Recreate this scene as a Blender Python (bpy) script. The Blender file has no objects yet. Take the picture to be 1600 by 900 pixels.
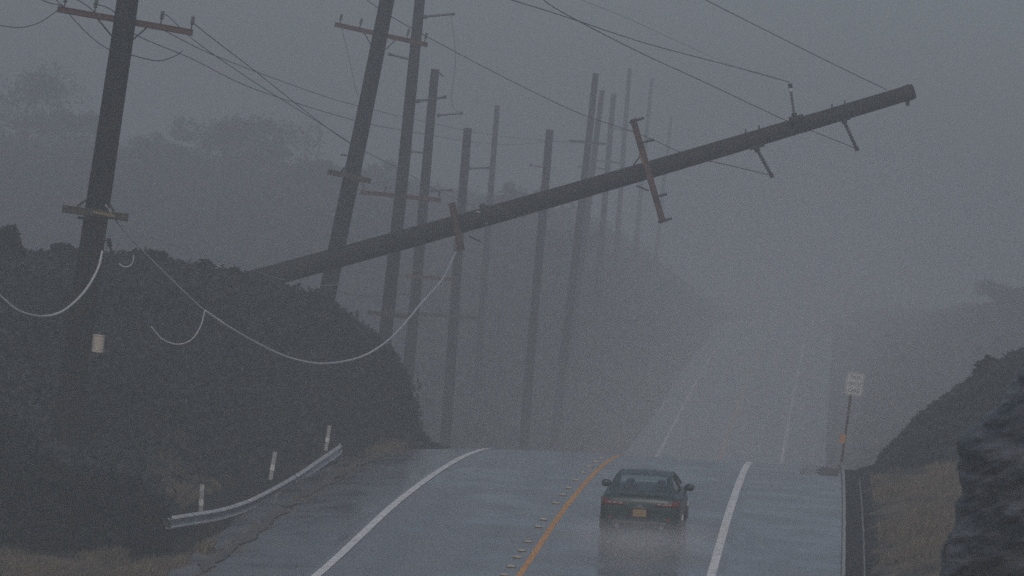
import bpy, math, random
import numpy as np
from mathutils import Vector, Matrix, noise

random.seed(7); rng = np.random.default_rng(7)
SC = bpy.context.scene
COL = SC.collection
R = math.radians

# ------------------------------------------------------------------ camera, sky, sun, exposure
FPX = 6076.0; ROLL = R(6.0)
cam = bpy.data.cameras.new('camera'); camo = bpy.data.objects.new('camera', cam); COL.objects.link(camo)
cam.sensor_width = 36; cam.lens = 36 * FPX / 1600; cam.clip_start = 0.5; cam.clip_end = 6000
camo.matrix_world = Matrix.Rotation(R(90), 4, 'X') @ Matrix.Rotation(ROLL, 4, 'Z')
SC.camera = camo
cam.dof.use_dof = True; cam.dof.focus_distance = 100; cam.dof.aperture_fstop = 2.8

w = bpy.data.worlds.new('World'); SC.world = w; w.use_nodes = True
nt = w.node_tree; bg = nt.nodes['Background']
sky = nt.nodes.new('ShaderNodeTexSky'); sky.sky_type = 'NISHITA'; sky.sun_disc = False
SUN_EL, SUN_ROT = R(48), R(180)
sky.sun_elevation = SUN_EL; sky.sun_rotation = SUN_ROT
sky.air_density = 1.0; sky.dust_density = 3.0; sky.ozone_density = 1.0
nt.links.new(sky.outputs[0], bg.inputs[0]); bg.inputs[1].default_value = 0.06
sl = bpy.data.lights.new('sun', 'SUN'); sl.energy = 0.6; sl.angle = R(20); sl.color = (1, .96, .9)
so = bpy.data.objects.new('sun', sl); COL.objects.link(so)
so.rotation_euler = (R(90) - SUN_EL, 0, 0)
so.location = (0, 0, 60)
SC.view_settings.view_transform = 'Standard'; SC.view_settings.look = 'None'
SC.view_settings.exposure = 0.25; SC.view_settings.gamma = 1
SC.cycles.volume_bounces = 3; SC.cycles.max_bounces = 6; SC.cycles.transparent_max_bounces = 12
SC.cycles.sample_clamp_indirect = 4
SC.cycles.use_denoising = False; SC.cycles.use_adaptive_sampling = False

# ------------------------------------------------------------------ helpers
CR, SR = math.cos(ROLL), math.sin(ROLL)
def at(px, py, d):
    """point seen at a pixel of the 1600x900 photograph, d metres down the road"""
    u, v = px - 800, py - 450
    return Vector(((u*CR + v*SR)*d/FPX, d, (u*SR - v*CR)*d/FPX))

def mat(name, col, rough=.8, bump=0., scale=4., col2=None, metal=0., dist=.02, stretch=None, spec=None, detail=6, var=(.35,.65), rvar=0.):
    m = bpy.data.materials.new(name); m.use_nodes = True
    n = m.node_tree.nodes; l = m.node_tree.links; b = n['Principled BSDF']
    b.inputs['Base Color'].default_value = (*col, 1); b.inputs['Roughness'].default_value = rough
    b.inputs['Metallic'].default_value = metal
    if spec is not None: b.inputs['Specular IOR Level'].default_value = spec
    tc = n.new('ShaderNodeTexCoord'); mp = n.new('ShaderNodeMapping'); l.new(tc.outputs['Object'], mp.inputs[0])
    if stretch: mp.inputs['Scale'].default_value = stretch
    nz = n.new('ShaderNodeTexNoise'); nz.inputs['Scale'].default_value = scale; nz.inputs['Detail'].default_value = detail
    l.new(mp.outputs[0], nz.inputs['Vector'])
    if col2 is not None:
        rp = n.new('ShaderNodeValToRGB'); rp.color_ramp.elements[0].position = var[0]; rp.color_ramp.elements[1].position = var[1]
        rp.color_ramp.elements[0].color = (*col, 1); rp.color_ramp.elements[1].color = (*col2, 1)
        l.new(nz.outputs['Fac'], rp.inputs[0]); l.new(rp.outputs[0], b.inputs['Base Color'])
    if rvar:
        mr = n.new('ShaderNodeMapRange'); mr.inputs['From Min'].default_value = .35; mr.inputs['From Max'].default_value = .65
        mr.inputs['To Min'].default_value = max(.02, rough - rvar); mr.inputs['To Max'].default_value = rough + rvar
        l.new(nz.outputs['Fac'], mr.inputs[0]); l.new(mr.outputs[0], b.inputs['Roughness'])
    if bump:
        bp = n.new('ShaderNodeBump'); bp.inputs['Strength'].default_value = bump; bp.inputs['Distance'].default_value = dist
        l.new(nz.outputs['Fac'], bp.inputs['Height']); l.new(bp.outputs[0], b.inputs['Normal'])
    return m

def tag(o, label=None, cat=None, group=None, kind=None):
    if label: o['label'] = label
    if cat: o['category'] = cat
    if group: o['group'] = group
    if kind: o['kind'] = kind
    return o

def empty(name, loc, label=None, cat=None, group=None):
    o = bpy.data.objects.new(name, None); o.location = loc; o.empty_display_size = .2
    COL.objects.link(o); return tag(o, label, cat, group)

class MB:
    """collects shapes in world coordinates; build() links them as one mesh"""
    def __init__(s): s.v = []; s.f = []
    def add(s, vs, fs):
        k = len(s.v); s.v += [tuple(p) for p in vs]; s.f += [tuple(k+i for i in f) for f in fs]
    def beam(s, a, b, wx, wz, up=(0, 0, 1)):
        a, b = Vector(a), Vector(b); d = (b-a).normalized(); u = Vector(up)
        x = d.cross(u)
        if x.length < 1e-4: x = d.cross(Vector((1, 0, 0)))
        x.normalize(); z = x.cross(d)
        c = .12*min(wx, wz); P = []
        for e in (a, b):
            for sx, sz in ((-1,-1),(1,-1),(1,1),(-1,1)):
                # chamfered corners
                P.append(e + x*(sx*(wx/2-c) if sz*sx>0 else sx*wx/2) + z*(sz*wz/2 if sz*sx>0 else sz*(wz/2-c)))
                P.append(e + x*(sx*wx/2 if sz*sx>0 else sx*(wx/2-c)) + z*(sz*(wz/2-c) if sz*sx>0 else sz*wz/2))
        n = 8
        s.add(P, [(i, (i+1)%n, n+(i+1)%n, n+i) for i in range(n)] + [tuple(range(n))[::-1], tuple(range(n, 2*n))])
    def tube(s, pts, rad, seg=8, cap=True):
        pts = [Vector(p) for p in pts]; n = len(pts)
        rad = [rad]*n if not hasattr(rad, '__len__') else rad
        P = []; x = None
        for i, p in enumerate(pts):
            t = (pts[min(i+1, n-1)] - pts[max(i-1, 0)]).normalized()
            if x is None:
                x = t.cross(Vector((0, 0, 1)))
                if x.length < 1e-3: x = t.cross(Vector((0, 1, 0)))
            x = (x - t*x.dot(t)).normalized(); y = t.cross(x)
            for k in range(seg):
                a = 2*math.pi*k/seg; P.append(p + (x*math.cos(a) + y*math.sin(a))*rad[i])
        F = [(i*seg+k, i*seg+(k+1)%seg, (i+1)*seg+(k+1)%seg, (i+1)*seg+k) for i in range(n-1) for k in range(seg)]
        if cap: F += [tuple(range(seg))[::-1], tuple((n-1)*seg+k for k in range(seg))]
        s.add(P, F)
    def build(s, name, m, parent=None, smooth=False, origin=None):
        o0 = Vector(origin) if origin is not None else (parent.matrix_basis.translation.copy() if parent else Vector((0,0,0)))
        par0 = parent
        if parent is not None and parent.parent is not None: o0 = parent.parent.location + parent.location
        elif parent is not None: o0 = parent.location.copy()
        me = bpy.data.meshes.new(name)
        me.from_pydata([tuple(Vector(p)-o0) for p in s.v], [], s.f); me.materials.append(m)
        if smooth: me.shade_smooth()
        me.update()
        o = bpy.data.objects.new(name, me); COL.objects.link(o)
        if parent is not None: o.parent = par0
        else: o.location = o0
        return o

def quick(name, vs, fs, m, smooth=False):
    me = bpy.data.meshes.new(name); me.from_pydata([tuple(p) for p in vs], [], [tuple(map(int, f)) for f in fs])
    me.materials.append(m)
    if smooth: me.shade_smooth()
    o = bpy.data.objects.new(name, me); COL.objects.link(o); return o

def smoothpts(pts, n=8):
    pts = [Vector(p) for p in pts]; out = []
    for i in range(len(pts)-1):
        p0, p1, p2, p3 = pts[max(i-1, 0)], pts[i], pts[i+1], pts[min(i+2, len(pts)-1)]
        for k in range(n):
            t = k/n
            out.append(.5*((2*p1) + (p2-p0)*t + (2*p0-5*p1+4*p2-p3)*t*t + (3*p1-p0-3*p2+p3)*t**3))
    out.append(pts[-1]); return out

# ------------------------------------------------------------------ the lie of the land
_y = np.arange(-400, 3000, 1.0)
_z = np.interp(_y, [-400,-20,0,20,40,60,76,87,97,104,112,122,140,165,200,234,270,306,330,400,520,3000],
                   [-1.7,-1.7,-1.8,-3.0,-5.0,-6.3,-5.62,-4.88,-4.5,-4.36,-4.40,-4.95,-6.3,-8.3,-9.7,-8.9,-6.7,-4.5,-3.6,-1.2,0,0])
_k = np.exp(-.5*(np.arange(-12, 13)/3.0)**2); _k /= _k.sum()
_z = np.convolve(np.pad(_z, 12, mode='edge'), _k, mode='valid')
def rx(Y): return .71 + .081*(np.asarray(Y, float) - 76)
def rz(Y): return np.interp(Y, _y, _z)
def ss(a, b, x): t = np.clip((np.asarray(x, float)-a)/(b-a), 0, 1); return t*t*(3-2*t)
def lateral(s, Y):
    return np.interp(s, [-400,-60,-14,-9.5,-8,-6.5,-3.75,0,3.75,6.3,6.45,6.80,6.95,7.8,9,11,14,60,400],
                        [-1.6,-1.4,-1.1,-1.0,-.92,-.5,-.19,0,.19,.31,.32,.33,.36,.62,.95,1.35,1.9,4,8])
def land(X, Y):
    X = np.asarray(X, float); Y = np.asarray(Y, float)
    s = X - rx(Y); z0 = rz(Y) + lateral(s, Y)
    # rise behind the guardrail
    z0 = z0 + np.interp(s, [-16,-11,-8.6,-8.2], [1.3,1.0,.35,0])*ss(80, 86, Y)*(1-ss(112, 130, Y))
    z0 = z0 - .75*ss(-8.35,-8.05,s)*(1-ss(-7.1,-6.86,s))*ss(76,82,Y)*(1-.5*ss(101,109,Y))*(1-ss(109,113,Y))
    # left bank
    top = np.interp(X, [-400,-60,-20,-13.8,-10.4,-8,-5.8,-4.6,-3.6,-3.0,-2.75,-2.55,-2.1,-1.2,0], [-3,-1.2,-.95,-.75,-.45,-.55,-.95,-1.45,-2.15,-3.1,-3.8,-4.5,-5.3,-6.5,-12])
    yt = np.interp(X, [-60,-12,-9,-7.5,-5.9,-4,-2,-1], [76,84,87,91,105,110,116,118])
    yr = np.interp(X, [-60,-12,-8,-5.8,-3.6,-2], [100,105,107,111,115.5,119.5])
    f = ss(0, 1, (Y-yt)/(yr-yt)*.92+.08*ss(0,.3,(Y-yt)/(yr-yt)))
    bank = z0 + (top-z0)*f
    bank = np.where(Y > yr, top - .12*(Y-yr), bank)
    z = np.where((Y > yt) & (X < 0), np.maximum(z0, bank), z0)
    # right bank beyond the crest
    rt = np.interp(s, [6.9,7.4,8.3,9.3,10.6,11.6,14,20,60,400], [0,.05,.7,1.45,2.3,2.75,3.4,4.6,5.2,6])
    z = z + rt*ss(101, 112, Y)*(1-ss(125, 170, Y))*(s > 6.9)
    # valley sides far off
    lf = np.interp(-s, [5,8,11.6,14,21,40,100,400], [0,1.3,4.2,6.2,9.5,11,12.5,14])
    z = z + lf*ss(195, 310, Y)*(s < 0)*(1 - .85*ss(420, 700, Y))
    rf = np.interp(s, [7,8,11,18,40,100,400], [-9,-7,-1.2,1.2,3.6,6,8])
    z = z + np.maximum(0, rf-z)*ss(215, 300, Y)*(s > 7)
    return z

def cat(*a): return np.unique(np.round(np.concatenate(a), 3))
S = cat(np.arange(-1500,-200,100), np.arange(-200,-60,10), np.arange(-60,-30,2.5), np.arange(-30,-16,.8), np.arange(-16,-5,.25), np.arange(-5,6.2,.9),
        [6.2,6.3,6.5,6.7,6.83,6.87], np.arange(7.0,16,.3), np.arange(16,30,1.2), np.arange(30,60,4), np.arange(60,200,15), np.arange(200,1500,100))
Yg = cat(np.arange(-300,-40,30), np.arange(-40,60,4), np.arange(60,84,1), np.arange(84,122,.5), np.arange(122,160,2), np.arange(160,330,4), np.arange(330,700,20), np.arange(700,2000,100))
YY, SS = np.meshgrid(Yg, S, indexing='ij'); XX = rx(YY) + SS
ZZ = land(XX, YY)
soft = (SS < -8.2) | (SS > 7.3)
NZ = np.array([noise.fractal(Vector((x*.35, y*.35, 0)), 1, 2, 4) for x, y in zip(XX.ravel(), YY.ravel())]).reshape(XX.shape)
ZZ = ZZ + np.where(soft, NZ*.16, 0) - np.where((SS > -6.9) & (SS < 6.4), .12, 0)
ZZ = ZZ - np.where((SS > 6.3) & (SS < 6.84), .12, 0)

def zone(x, y):
    """1 where dry grass grows, 0 where the ground is dark scrub and soil"""
    s = x - rx(y)
    a = (s > 7)*(s < 12)*(1-ss(98, 104, y))
    b = (s < -6.6)*(s > -10.6)*(y < 81)*(1 - ss(78.8, 80.3, y))
    c = .6*ss(-9.9,-9.3, s)*(1-ss(-8.8,-8.4, s))*ss(87, 89, y)*(1-ss(91, 95, y))
    d = .8*ss(-7.3,-6.9, s)*(s < -6.)*ss(108, 110, y)*(1-ss(111.5,113,y))
    e = .8*(s > 6.9)*(s < 15)*ss(116, 122, y)*(1-ss(230,290,y)) + .55*(s < -3.9)*(1-ss(6,16,-s))*ss(120, 128, y)
    return np.clip(a+b+c+d+e, 0, 1)
ZN = zone(XX, YY)

ground_m = mat('ground_soil', (.02,.023,.022), .9, .5, 3, spec=.2)
gn = ground_m.node_tree; gb = gn.nodes['Principled BSDF']
ga = gn.nodes.new('ShaderNodeAttribute'); ga.attribute_name = 'dry'
nz2 = gn.nodes.new('ShaderNodeTexNoise'); nz2.inputs['Scale'].default_value = 1.3; nz2.inputs['Detail'].default_value = 8
tcg = gn.nodes.new('ShaderNodeTexCoord'); gn.links.new(tcg.outputs['Object'], nz2.inputs['Vector'])
rp = gn.nodes.new('ShaderNodeValToRGB'); rp.color_ramp.elements[0].color = (.035,.03,.024,1); rp.color_ramp.elements[1].color = (.135,.105,.075,1)
rp.color_ramp.elements[0].position = .32; rp.color_ramp.elements[1].position = .62
gn.links.new(nz2.outputs['Fac'], rp.inputs[0])
mx = gn.nodes.new('ShaderNodeMix'); mx.data_type = 'RGBA'; gn.links.new(ga.outputs['Fac'], mx.inputs['Factor'])
mx.inputs['A'].default_value = (.013,.015,.015,1); gn.links.new(rp.outputs[0], mx.inputs['B']); gn.links.new(mx.outputs['Result'], gb.inputs['Base Color'])

ny, ns = XX.shape
idx = np.arange(ny*ns).reshape(ny, ns)
faces = np.stack([idx[:-1,:-1], idx[:-1,1:], idx[1:,1:], idx[1:,:-1]], -1).reshape(-1, 4)
g = quick('ground', np.stack([XX, YY, ZZ], -1).reshape(-1, 3), faces, ground_m, True)
at_ = g.data.attributes.new('dry', 'FLOAT', 'POINT'); at_.data.foreach_set('value', ZN.ravel().astype(np.float32))
tag(g, kind='structure')

# ------------------------------------------------------------------ road
def strip(name, s0, s1, y0, y1, dz, m, step=1.0, parent=None, wob=0., thick=.0, kind='structure', seed=0, ns_=None, z_of=None):
    ys = np.arange(y0, y1+1e-6, step); n = len(ys); V = []; F = []
    ns_ = ns_ or max(2, int(abs(s1-s0)/1.2)+1)
    for i, y in enumerate(ys):
        wl = wob*noise.fractal(Vector((y*.5, seed, 0)),.8,2,4); wr = wob*noise.fractal(Vector((y*.5, seed+5, 0)),.8,2,4)
        for k in range(ns_):
            s_ = (s0+wl) + (s1+wr-s0-wl)*k/(ns_-1)
            V.append((float(rx(y))+s_, y, float(rz(y)+np.interp(s_, LS, LZ))+dz))
    for i in range(n-1):
        for k in range(ns_-1):
            a = i*ns_+k; F.append((a, a+1, a+ns_+1, a+ns_))
    o = quick(name, V, F, m, True); tag(o, kind=kind)
    if thick:
        md = o.modifiers.new('thickness', 'SOLIDIFY'); md.thickness = thick; md.offset = -1
    return o
LS = [-9.5,-8,-6.5,-3.75,0,3.75,6.3,7.5]; LZ = [-1.0,-.92,-.5,-.19,0,.19,.31,.37]

asphalt = mat('wet_asphalt', (.085,.078,.070), .28, .8, .55, (.18,.165,.148), rvar=.19, dist=.02, detail=9)
asphalt.node_tree.nodes['Principled BSDF'].inputs['Coat Weight'].default_value = 1; asphalt.node_tree.nodes['Principled BSDF'].inputs['Coat Roughness'].default_value = .32
# fine aggregate grain as a second bump, worn wheel tracks by gentle colour change
an = asphalt.node_tree; ab = an.nodes['Principled BSDF']
n2 = an.nodes.new('ShaderNodeTexNoise'); n2.inputs['Scale'].default_value = 14; n2.inputs['Detail'].default_value = 4
an.links.new(an.nodes['Texture Coordinate'].outputs['Object'], n2.inputs['Vector'])
b2 = an.nodes.new('ShaderNodeBump'); b2.inputs['Strength'].default_value = .3; b2.inputs['Distance'].default_value = .004
an.links.new(n2.outputs['Fac'], b2.inputs['Height']); an.links.new(an.nodes['Bump'].outputs[0], b2.inputs['Normal']); an.links.new(b2.outputs[0], ab.inputs['Normal']); an.links.new(b2.outputs[0], ab.inputs['Coat Normal'])
sx_ = an.nodes.new('ShaderNodeSeparateXYZ'); an.links.new(an.nodes['Texture Coordinate'].outputs['Object'], sx_.inputs[0])
def mth(op, a, b=None, c=None):
    n_ = an.nodes.new('ShaderNodeMath'); n_.operation = op
    for i_, v_ in enumerate((a, b, c)):
        if v_ is None: continue
        if isinstance(v_, (int, float)): n_.inputs[i_].default_value = v_
        else: an.links.new(v_, n_.inputs[i_])
    return n_.outputs[0]
lat = mth('ABSOLUTE', mth('ADD', mth('MULTIPLY_ADD', sx_.outputs[1], -.081, sx_.outputs[0]), 5.446))
trk = mth('COSINE', mth('MULTIPLY', mth('SUBTRACT', lat, 1.1), 2*math.pi/1.6))
mxt = an.nodes.new('ShaderNodeMix'); mxt.data_type = 'RGBA'; mxt.blend_type = 'MULTIPLY'
an.links.new(mth('MULTIPLY', mth('MAXIMUM', trk, 0), .45), mxt.inputs['Factor'])
an.links.new(ab.inputs['Base Color'].links[0].from_socket, mxt.inputs['A']); mxt.inputs['B'].default_value = (.45,.45,.47,1)
an.links.new(mxt.outputs['Result'], ab.inputs['Base Color'])
asphalt_old = mat('old_shoulder_asphalt', (.055,.052,.050), .25, .45, .7, (.14,.13,.12), rvar=.16, dist=.008, detail=9)
asphalt_old.node_tree.nodes['Principled BSDF'].inputs['Coat Weight'].default_value = .8; asphalt_old.node_tree.nodes['Principled BSDF'].inputs['Coat Roughness'].default_value = .22
aon = asphalt_old.node_tree; aon.links.new(aon.nodes['Bump'].outputs[0], aon.nodes['Principled BSDF'].inputs['Coat Normal'])
white_p = mat('worn_white_paint', (.5,.5,.49), .5, .1, 5, (.80,.80,.78), var=(.3,.5))
yellow_p = mat('worn_yellow_paint', (.42,.19,.05), .5, .1, 5, (.66,.30,.06), var=(.3,.5))
concrete = mat('pale_concrete', (.24,.25,.25), .7, .2, 6, (.36,.36,.35))
dirt_m = mat('brown_dirt', (.06,.055,.05), .5, .4, 3, (.10,.08,.062), dist=.02)

rs = cat(np.arange(-40,60,4), np.arange(60,124,1), np.arange(124,420,4), np.arange(420,1600,40))
road = strip('road', -3.95, 3.95, -40, 700, 0, asphalt, 1)
shl = strip('shoulder_left', -6.75, -3.95, -40, 700, -.004, asphalt_old, 1, wob=.0)
shr = strip('shoulder_right', 3.95, 6.3, -40, 700, -.004, asphalt_old, 1)
pull = strip('pullout_pavement', -6.88, -6.75, 79, 104, -.012, asphalt_old, 1, wob=.15)
pull2 = strip('pullout_pavement', -8.0, -6.75, 104, 117, -.012, asphalt_old, 1)
strip('edge_line_left', -3.82, -3.64, -40, 420, .004, white_p, 1, ns_=2)
strip('edge_line_right', 3.62, 3.80, -40, 420, .004, white_p, 1, ns_=2)
strip('centre_line', -.055, .075, -40, 420, .004, yellow_p, 1, ns_=2)
d1 = strip('dirt_streak', -6.2, -5.95, 70, 113, .006, dirt_m, .25, wob=.28, seed=3); tag(d1, kind='stuff')
d2 = strip('dirt_streak', 5.7, 6.25, 104, 110, .006, dirt_m, .4, wob=.5, seed=9); tag(d2, kind='stuff')

# kerb (a real step), lined ditch and outer concrete lip on the right
def kerb(name, s0, s1, y0, y1, dz0, dz1, m):
    V = []; F = []; ys = np.arange(y0, y1+.1, .5)
    for y in ys:
        x = float(rx(y)); z = float(rz(y))
        for s_, h in ((s0, dz0), (s0+.012, dz1), (s1-.012, dz1+.0), (s1, dz0-.1)):
            wz = .012*noise.noise(Vector((y*1.7, s_*3, 1))); s_ = s_ + .02*noise.noise(Vector((y*1.3, 4, 1)))
            V.append((x+s_, y, z+.31+h+wz))
    for i in range(len(ys)-1):
        for k in range(3): a = i*4+k; F.append((a, a+1, a+5, a+4))
    return tag(quick(name, V, F, m, False), kind='structure')
kerb('kerb', 6.3, 6.39, -40, 240, -.02, .13, concrete)
ditch_m = mat('dark_wet_ditch', (.022,.023,.027), .95, .4, 2, spec=.1)
strip('ditch', 6.39, 6.76, -40, 240, -.06, ditch_m, 2, ns_=2)
kerb('ditch_lip', 6.76, 6.82, -40, 104, -.08, -.01, mat('stained_concrete', (.10,.105,.11), .7, .3, 3, (.22,.22,.22)))

# raised markers beside the yellow line
dot_m = mat('ceramic_marker', (.5,.45,.34), .5, 0, 4)
dots = [76,77.4,78.9,80.0,81.5,84.2,85.6,89.3,91.5,93.5,96,98.8,101.5,104,106.5]
for i, y in enumerate(dots):
    mb = MB(); c = Vector((float(rx(y))-.27, y, float(rz(y))-.01+.005))
    mb.tube([c, c+Vector((0,0,.02)), c+Vector((0,0,.03))], [.10,.09,.04], 10)
    side = ['nearest the bottom edge','second from the bottom edge','third from the bottom edge','fourth from the bottom edge','fifth from the bottom edge','sixth from the bottom edge','seventh from the bottom edge','middle one of the row','seventh from the crest','sixth from the crest','fifth from the crest','fourth from the crest','third from the crest','next to the last at the crest','last before the crest'][i]
    o = mb.build('road_marker', dot_m, origin=c, smooth=True)
    tag(o, 'pale marker dot left of the yellow line, ' + side, 'road marker', 'raised marker dots left of the yellow line')

# ------------------------------------------------------------------ materials for things
wood = mat('dark_wet_pole_wood', (.005,.005,.006), .85, .5, 5, (.018,.017,.017), spec=.1, stretch=(3,3,.18), dist=.02)
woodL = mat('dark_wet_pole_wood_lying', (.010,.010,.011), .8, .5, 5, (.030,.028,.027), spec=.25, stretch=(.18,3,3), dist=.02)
redarm = mat('red_brown_crossarm_wood', (.075,.034,.026), .75, .4, 6, (.12,.055,.04), stretch=(.3,3,3), dist=.01)
orangearm = mat('fresh_split_wood', (.25,.15,.08), .7, .4, 8)
darkarm = mat('weathered_crossarm_wood', (.03,.025,.022), .75, .4, 6, (.06,.045,.03), dist=.01)
ins_m = mat('grey_insulator', (.10,.11,.12), .35)
insd_m = mat('dark_insulator', (.03,.032,.036), .35)
steel = mat('galvanised_steel', (.30,.31,.32), .38, .05, 8, metal=.6)
steel_d = mat('dark_hardware', (.03,.03,.032), .5, metal=.4)
wire_m = mat('dark_wire', (.02,.02,.022), .5)
pale_wire = mat('pale_cable_sheath', (.42,.44,.46), .45)
cream = mat('cream_painted_can', (.55,.48,.40), .5, .1, 5)
rail_m = mat('weathered_guardrail_steel', (.38,.39,.40), .45, .1, 5, (.6,.61,.62), metal=.1)
white_m = mat('white_plastic', (.62,.62,.60), .5, .1, 6)

# ------------------------------------------------------------------ poles
def insulator(mb, a, b, r=.05, ribs=8):
    a, b = Vector(a), Vector(b); P = []; Rr = []
    for i in range(ribs*2+1):
        P.append(a.lerp(b, i/(ribs*2))); Rr.append(r if i % 2 else r*.5)
    mb.tube(P, Rr, 8)

def pole(top, base, rt, rb, label, group='utility poles leaning beside the road', seed=0, sunk=1.0):
    top, base = Vector(top), Vector(base)
    root = empty('utility_pole', base, label, 'utility pole', group)
    mb = MB(); n = 26; pts = []; rad = []
    ax = (top-base).normalized(); sd = ax.cross(Vector((0, 1, 0))).normalized()
    for i in range(n+1):
        t = i/n; p = base.lerp(top, t) - ax*(sunk*(1-t)*(i == 0))
        p = p + sd*(.035*math.sin(t*3.1+seed)*math.sin(math.pi*t))
        pts.append(p); rad.append((rb+(rt-rb)*t)*(1+.025*noise.noise(Vector((t*9, seed*3.3, 0)))))
    mb.tube(pts, rad, 18)
    mb.build('shaft', wood, root, True)
    return root

def arm(root, a, b, sz, m, ins=(), ilen=.26, brace=None, pole_pt=None, up=None, im=None, side=1):
    """crossarm between two points with upright pin insulators at fractions of its length"""
    a, b = Vector(a), Vector(b); mb = MB(); mb.beam(a, b, sz, sz*1.15)
    o = mb.build('crossarm', m, root)
    d = (b-a).normalized(); u = Vector(up) if up else Vector((0, 0, 1)); u = (u - d*u.dot(d)).normalized()
    for t in ins:
        p = a.lerp(b, t) + u*sz*.55; mb = MB()
        mb.tube([p, p+u*ilen*.45], .018, 6); insulator(mb, p+u*ilen*.35, p+u*ilen, .055, 4)
        mb.build('insulator', im or ins_m, o, True)
    if brace:
        for t, q in brace:
            mb = MB(); mb.beam(a.lerp(b, t)-u*sz*.5, q, .035, .035); mb.build('brace', steel_d, root)
    return o

def post_ins(root, a, b, m=None, r=.055, knob=True):
    mb = MB(); insulator(mb, a, b, r, 9)
    a, b = Vector(a), Vector(b)
    o = mb.build('insulator', m or ins_m, root, True)
    mb = MB(); d = (b-a).normalized()
    mb.tube([a-d*.1, a+d*.06], .075, 8)
    mb.build('bracket', steel_d, root)
    if knob:
        mb = MB(); mb.tube([b-d*.03, b+d*.09], .06, 8); mb.build('clamp', steel_d, root)
    return o

def on(px, py, d): return at(px, py, d)

# pole A: nearest, left
dA = 88
A = pole(at(213,-100,dA), at(96,735,dA), .235, .31, 'tallest and nearest wooden pole at left, with red crossarm and cream can', seed=1)
f = .34
arm(A, at(90,14,dA+f), at(301,51,dA+f), .125, redarm, (.045,.27,.76,.985), .30,
    [(.30, at(180,63,dA+f-.05)), (.665, at(203,66,dA+f-.05))], up=at(213,-100,dA)-at(96,735,dA))
arm(A, at(98,326,dA-f), at(200,340,dA-f), .15, darkarm)
mb = MB(); mb.beam(at(121,340,dA-.28), at(165,344,dA-.28), .06, .06); mb.build('step_bar', darkarm, A)
mb = MB(); mb.beam(at(121,322,dA-.35), at(137,311,dA-.2), .04, .04); mb.build('brace', steel_d, A)
mb = MB(); mb.beam(at(178,330,dA-.35), at(166,312,dA-.2), .04, .04); mb.build('brace', steel_d, A)
mb = MB(); mb.beam(at(146,331,dA-f-.09), at(180,338,dA-f-.09), .03, .07); mb.build('splice_plate', mat('ochre_plate',(.2,.15,.07),.6), A)
# cream can
c0, c1 = at(152,551,dA-.38), at(154.5,523,dA-.38); mb = MB(); u_ = (c1-c0)
mb.tube([c0, c0+u_*.03, c1-u_*.08, c1-u_*.07, c1], [.12,.135,.135,.145,.145], 20)
can = mb.build('canister', cream, A)
mb = MB(); mb.tube([c1, c1+u_*.1, c1+u_*.12], [.022,.022,.012], 8); mb.build('bushing', ins_m, can)
mb = MB(); mb.beam(c0.lerp(c1,.7)+Vector((-.26,.1,0)), c0.lerp(c1,.7)+Vector((-.06,.04,0)), .05,.05); mb.build('bracket', steel_d, can)
# hanging hardware at the right side
mb = MB(); insulator(mb, at(169,372,dA-.1), at(172,386,dA-.1), .07, 3); mb.tube([at(172,386,dA-.1), at(178,398,dA-.1)], .03, 6)
mb.tube([at(160,375,dA-.1), at(170,375,dA-.1)], .03, 6); mb.build('dead_end_clamp', steel_d, A)
mb = MB(); mb.tube(smoothpts([at(209,398,dA), at(208,408,dA), at(203,415,dA), at(194,417,dA), at(186,412,dA)]), .018, 6)
tag(mb.build('cable_end', pale_wire, origin=at(203,415,dA), smooth=True), 'short pale hook of loose cable just right of the nearest pole', 'cable')

# pole B
dB = 125
B = pole(at(622,-90,dB), at(484,600,dB), .23, .30, 'thick leaning pole second from left, wood arm at top', seed=2)
bu = at(622,-90,dB)-at(484,600,dB)
arm(B, at(523,38,dB+f), at(668,70,dB+f), .13, redarm, (.05,.265,.775,.965), .3,
    [(.32, at(580,70,dB+.3)), (.66, at(601,79,dB+.3))], up=bu)
arm(B, at(512,268,dB-f), at(579,283,dB-f), .15, darkarm)
mb = MB(); mb.beam(at(534,268,dB-.3), at(538,262,dB-.2), .05, .05); mb.build('brace', steel_d, B)
mb = MB(); mb.beam(at(566,278,dB-.3), at(560,268,dB-.2), .05, .05); mb.build('brace', steel_d, B)
mb = MB(); mb.tube([at(532,242,dB-.2), at(542,243,dB-.2)], .03, 6); mb.build('step_bolt', steel_d, B)

# pole C
dC = 146
Cc = pole(at(663,-70,dC), at(590,640,dC), .19, .27, 'tall pole third from left with side insulators high up', seed=3)
post_ins(Cc, at(665,26,dC), at(707,22,dC), insd_m); post_ins(Cc, at(641,93,dC), at(610,85,dC), insd_m)
post_ins(Cc, at(654,158,dC), at(694,152,dC), insd_m)
arm(Cc, at(563,300,dC+.4), at(689,313,dC+.4), .14, redarm, (.03,.3,.75,.97), .25)
arm(Cc, at(575,488,dC-.4), at(640,495,dC-.4), .14, darkarm)

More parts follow.
